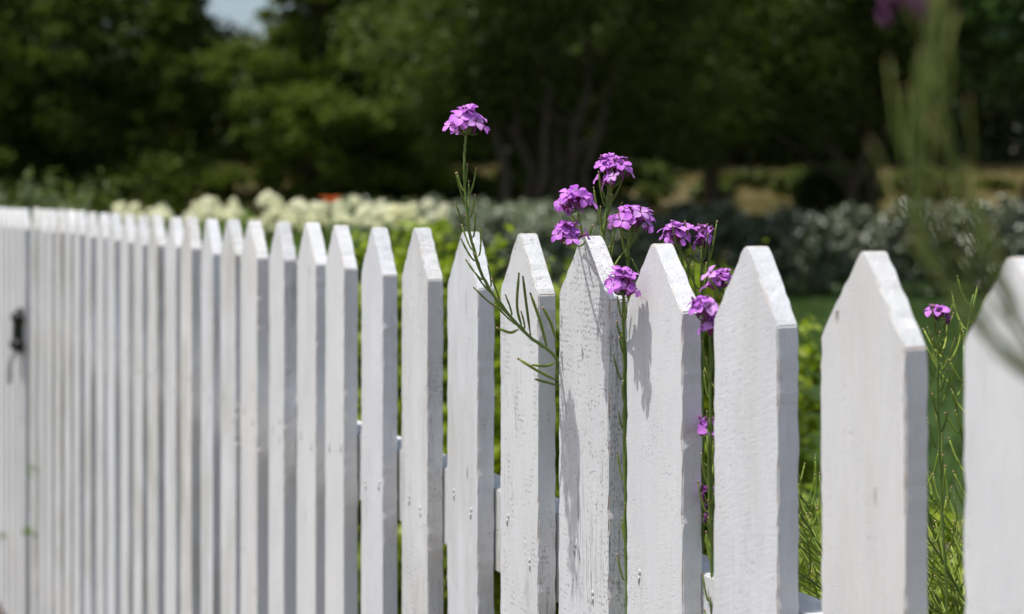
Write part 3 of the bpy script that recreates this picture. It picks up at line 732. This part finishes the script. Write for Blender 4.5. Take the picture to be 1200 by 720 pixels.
# grey green shrubs along the lawn's far side
q = random.Random(77)
k = 0
for px in range(450, 1330, 50):
    Y = 21.0 + q.uniform(-.5, .5) if px > 700 else 17.5 + q.uniform(-.5, .5)
    pale = px < 700
    bush(px + q.uniform(-8, 8), (233 if pale else 236) + q.uniform(-4, 5), Y, 'pale silvery shrub in the row behind the green shrubs' if pale else 'dark grey green rounded shrub in the row across the lawn',
         'silvery_shrub' if pale else 'rounded_shrub', .50, 1, 5200, .085, M['silver2'] if pale else M['silver'], 400 + k,
         'pale silvery shrubs' if pale else 'grey green shrubs across the lawn', per=18, nb=9); k += 1

# weeds poking through the far fence
for j, (px, py, n_, lab) in enumerate(((42, 550, 35.5, 'tiny green weed sprig on the fence near the gate, the upper one'), (36, 625, 36.1, 'tiny green weed sprig on the fence near the gate, the lower one'), (2, 628, 40.2, 'dark green leaf poking out at the left edge beside the gate'))):
    Y = n_ * PD * math.cos(TH) - .06; c = P(px, py, Y); rt = empty('weed_sprig', c, lab, 'weed')
    rng = np.random.default_rng(500 + j)
    leaf_mesh('leaves', rng.normal(size=(6, 3)) * np.array([.016, .006, .014]), .028, rng, M['hydleaf'], rt, .4)
    b = MB(); b.tube(smooth_path([(.05, .10, -.05), (.02, .02, -.02), (-.02, -.01, .02)], 3), .0015, 5); b.build('stem', M['stem'], rt)

# lawn grass
rng = np.random.default_rng(5)
n = 60000
gx = rng.uniform(-3, 9, n); gy = 6.5 + 14 * rng.uniform(0, 1, n) ** .8
pts = np.stack([gx, gy, np.full(n, .03)], axis=1)
gob = leaf_mesh('grass', pts, .085, rng, M['blade'], None, .14, .0, .1, flat=np.array([0, 0, 2.2]))
tag(gob, 'short green lawn grass beyond the flower bed', 'grass', kind='stuff')

n = 45000
gx = rng.uniform(-9, 17, n); gy = 27 + 15 * rng.uniform(0, 1, n)
keep = np.array([noise.noise(Vector((a * .45, b * .45, 5))) > -.12 for a, b in zip(gx, gy)]); gx = gx[keep]; gy = gy[keep]
pts = np.stack([gx, gy, np.array([ground_z(a, b) + .09 for a, b in zip(gx, gy)])], axis=1)
gob = leaf_mesh('dry_grass', pts, .30, rng, M['straw'], None, .10, .0, .1, flat=np.array([0, 0, 1.6]))
tag(gob, 'patchy dry tan grass across the far field', 'grass', kind='stuff')

# ------------------------------------------------------------------ light, sky, camera
FRN = Vector((-math.cos(TH), -math.sin(TH), 0)); UU = Vector((-math.sin(TH), math.cos(TH), 0))
sd = (FRN * .31 + UU * .03 + Vector((0, 0, .95))).normalized()
sun = bpy.data.lights.new('sun', 'SUN'); sun.energy = 4.75; sun.angle = math.radians(.53); sun.color = (1, .985, .955)
so = bpy.data.objects.new('sun', sun); link(so); so.rotation_euler = sd.to_track_quat('Z', 'Y').to_euler()
w = bpy.data.worlds.new('World'); SC.world = w; w.use_nodes = True
nt = w.node_tree; nt.nodes.clear()
bg = nt.nodes.new('ShaderNodeBackground'); sk = nt.nodes.new('ShaderNodeTexSky'); wo = nt.nodes.new('ShaderNodeOutputWorld')
sk.sky_type = 'NISHITA'; sk.sun_disc = False; sk.sun_elevation = math.asin(sd.z); sk.sun_rotation = math.atan2(sd.x, sd.y)
sk.dust_density = 3.0; sk.air_density = 1.0; sk.ozone_density = .8
bg.inputs['Strength'].default_value = .15
nt.links.new(sk.outputs[0], bg.inputs[0]); nt.links.new(bg.outputs[0], wo.inputs[0])

cam = bpy.data.cameras.new('camera'); co = bpy.data.objects.new('camera', cam); link(co)
co.location = (0, 0, CAMZ); co.rotation_euler = (math.pi / 2, 0, 0)
cam.sensor_width = 36; cam.lens = F / 1200 * 36; cam.shift_y = -(360 - HOR) / 1200
cam.clip_start = .02; cam.clip_end = 3000
cam.dof.use_dof = True; cam.dof.focus_distance = 1.46; cam.dof.aperture_fstop = 5.0
SC.camera = co
SC.view_settings.view_transform = 'Standard'; SC.view_settings.look = 'None'; SC.view_settings.gamma = 1
SC.view_settings.use_curve_mapping = False
SC.view_settings.exposure = 0.0
SC.cycles.use_denoising = True
SC.cycles.max_bounces = 8
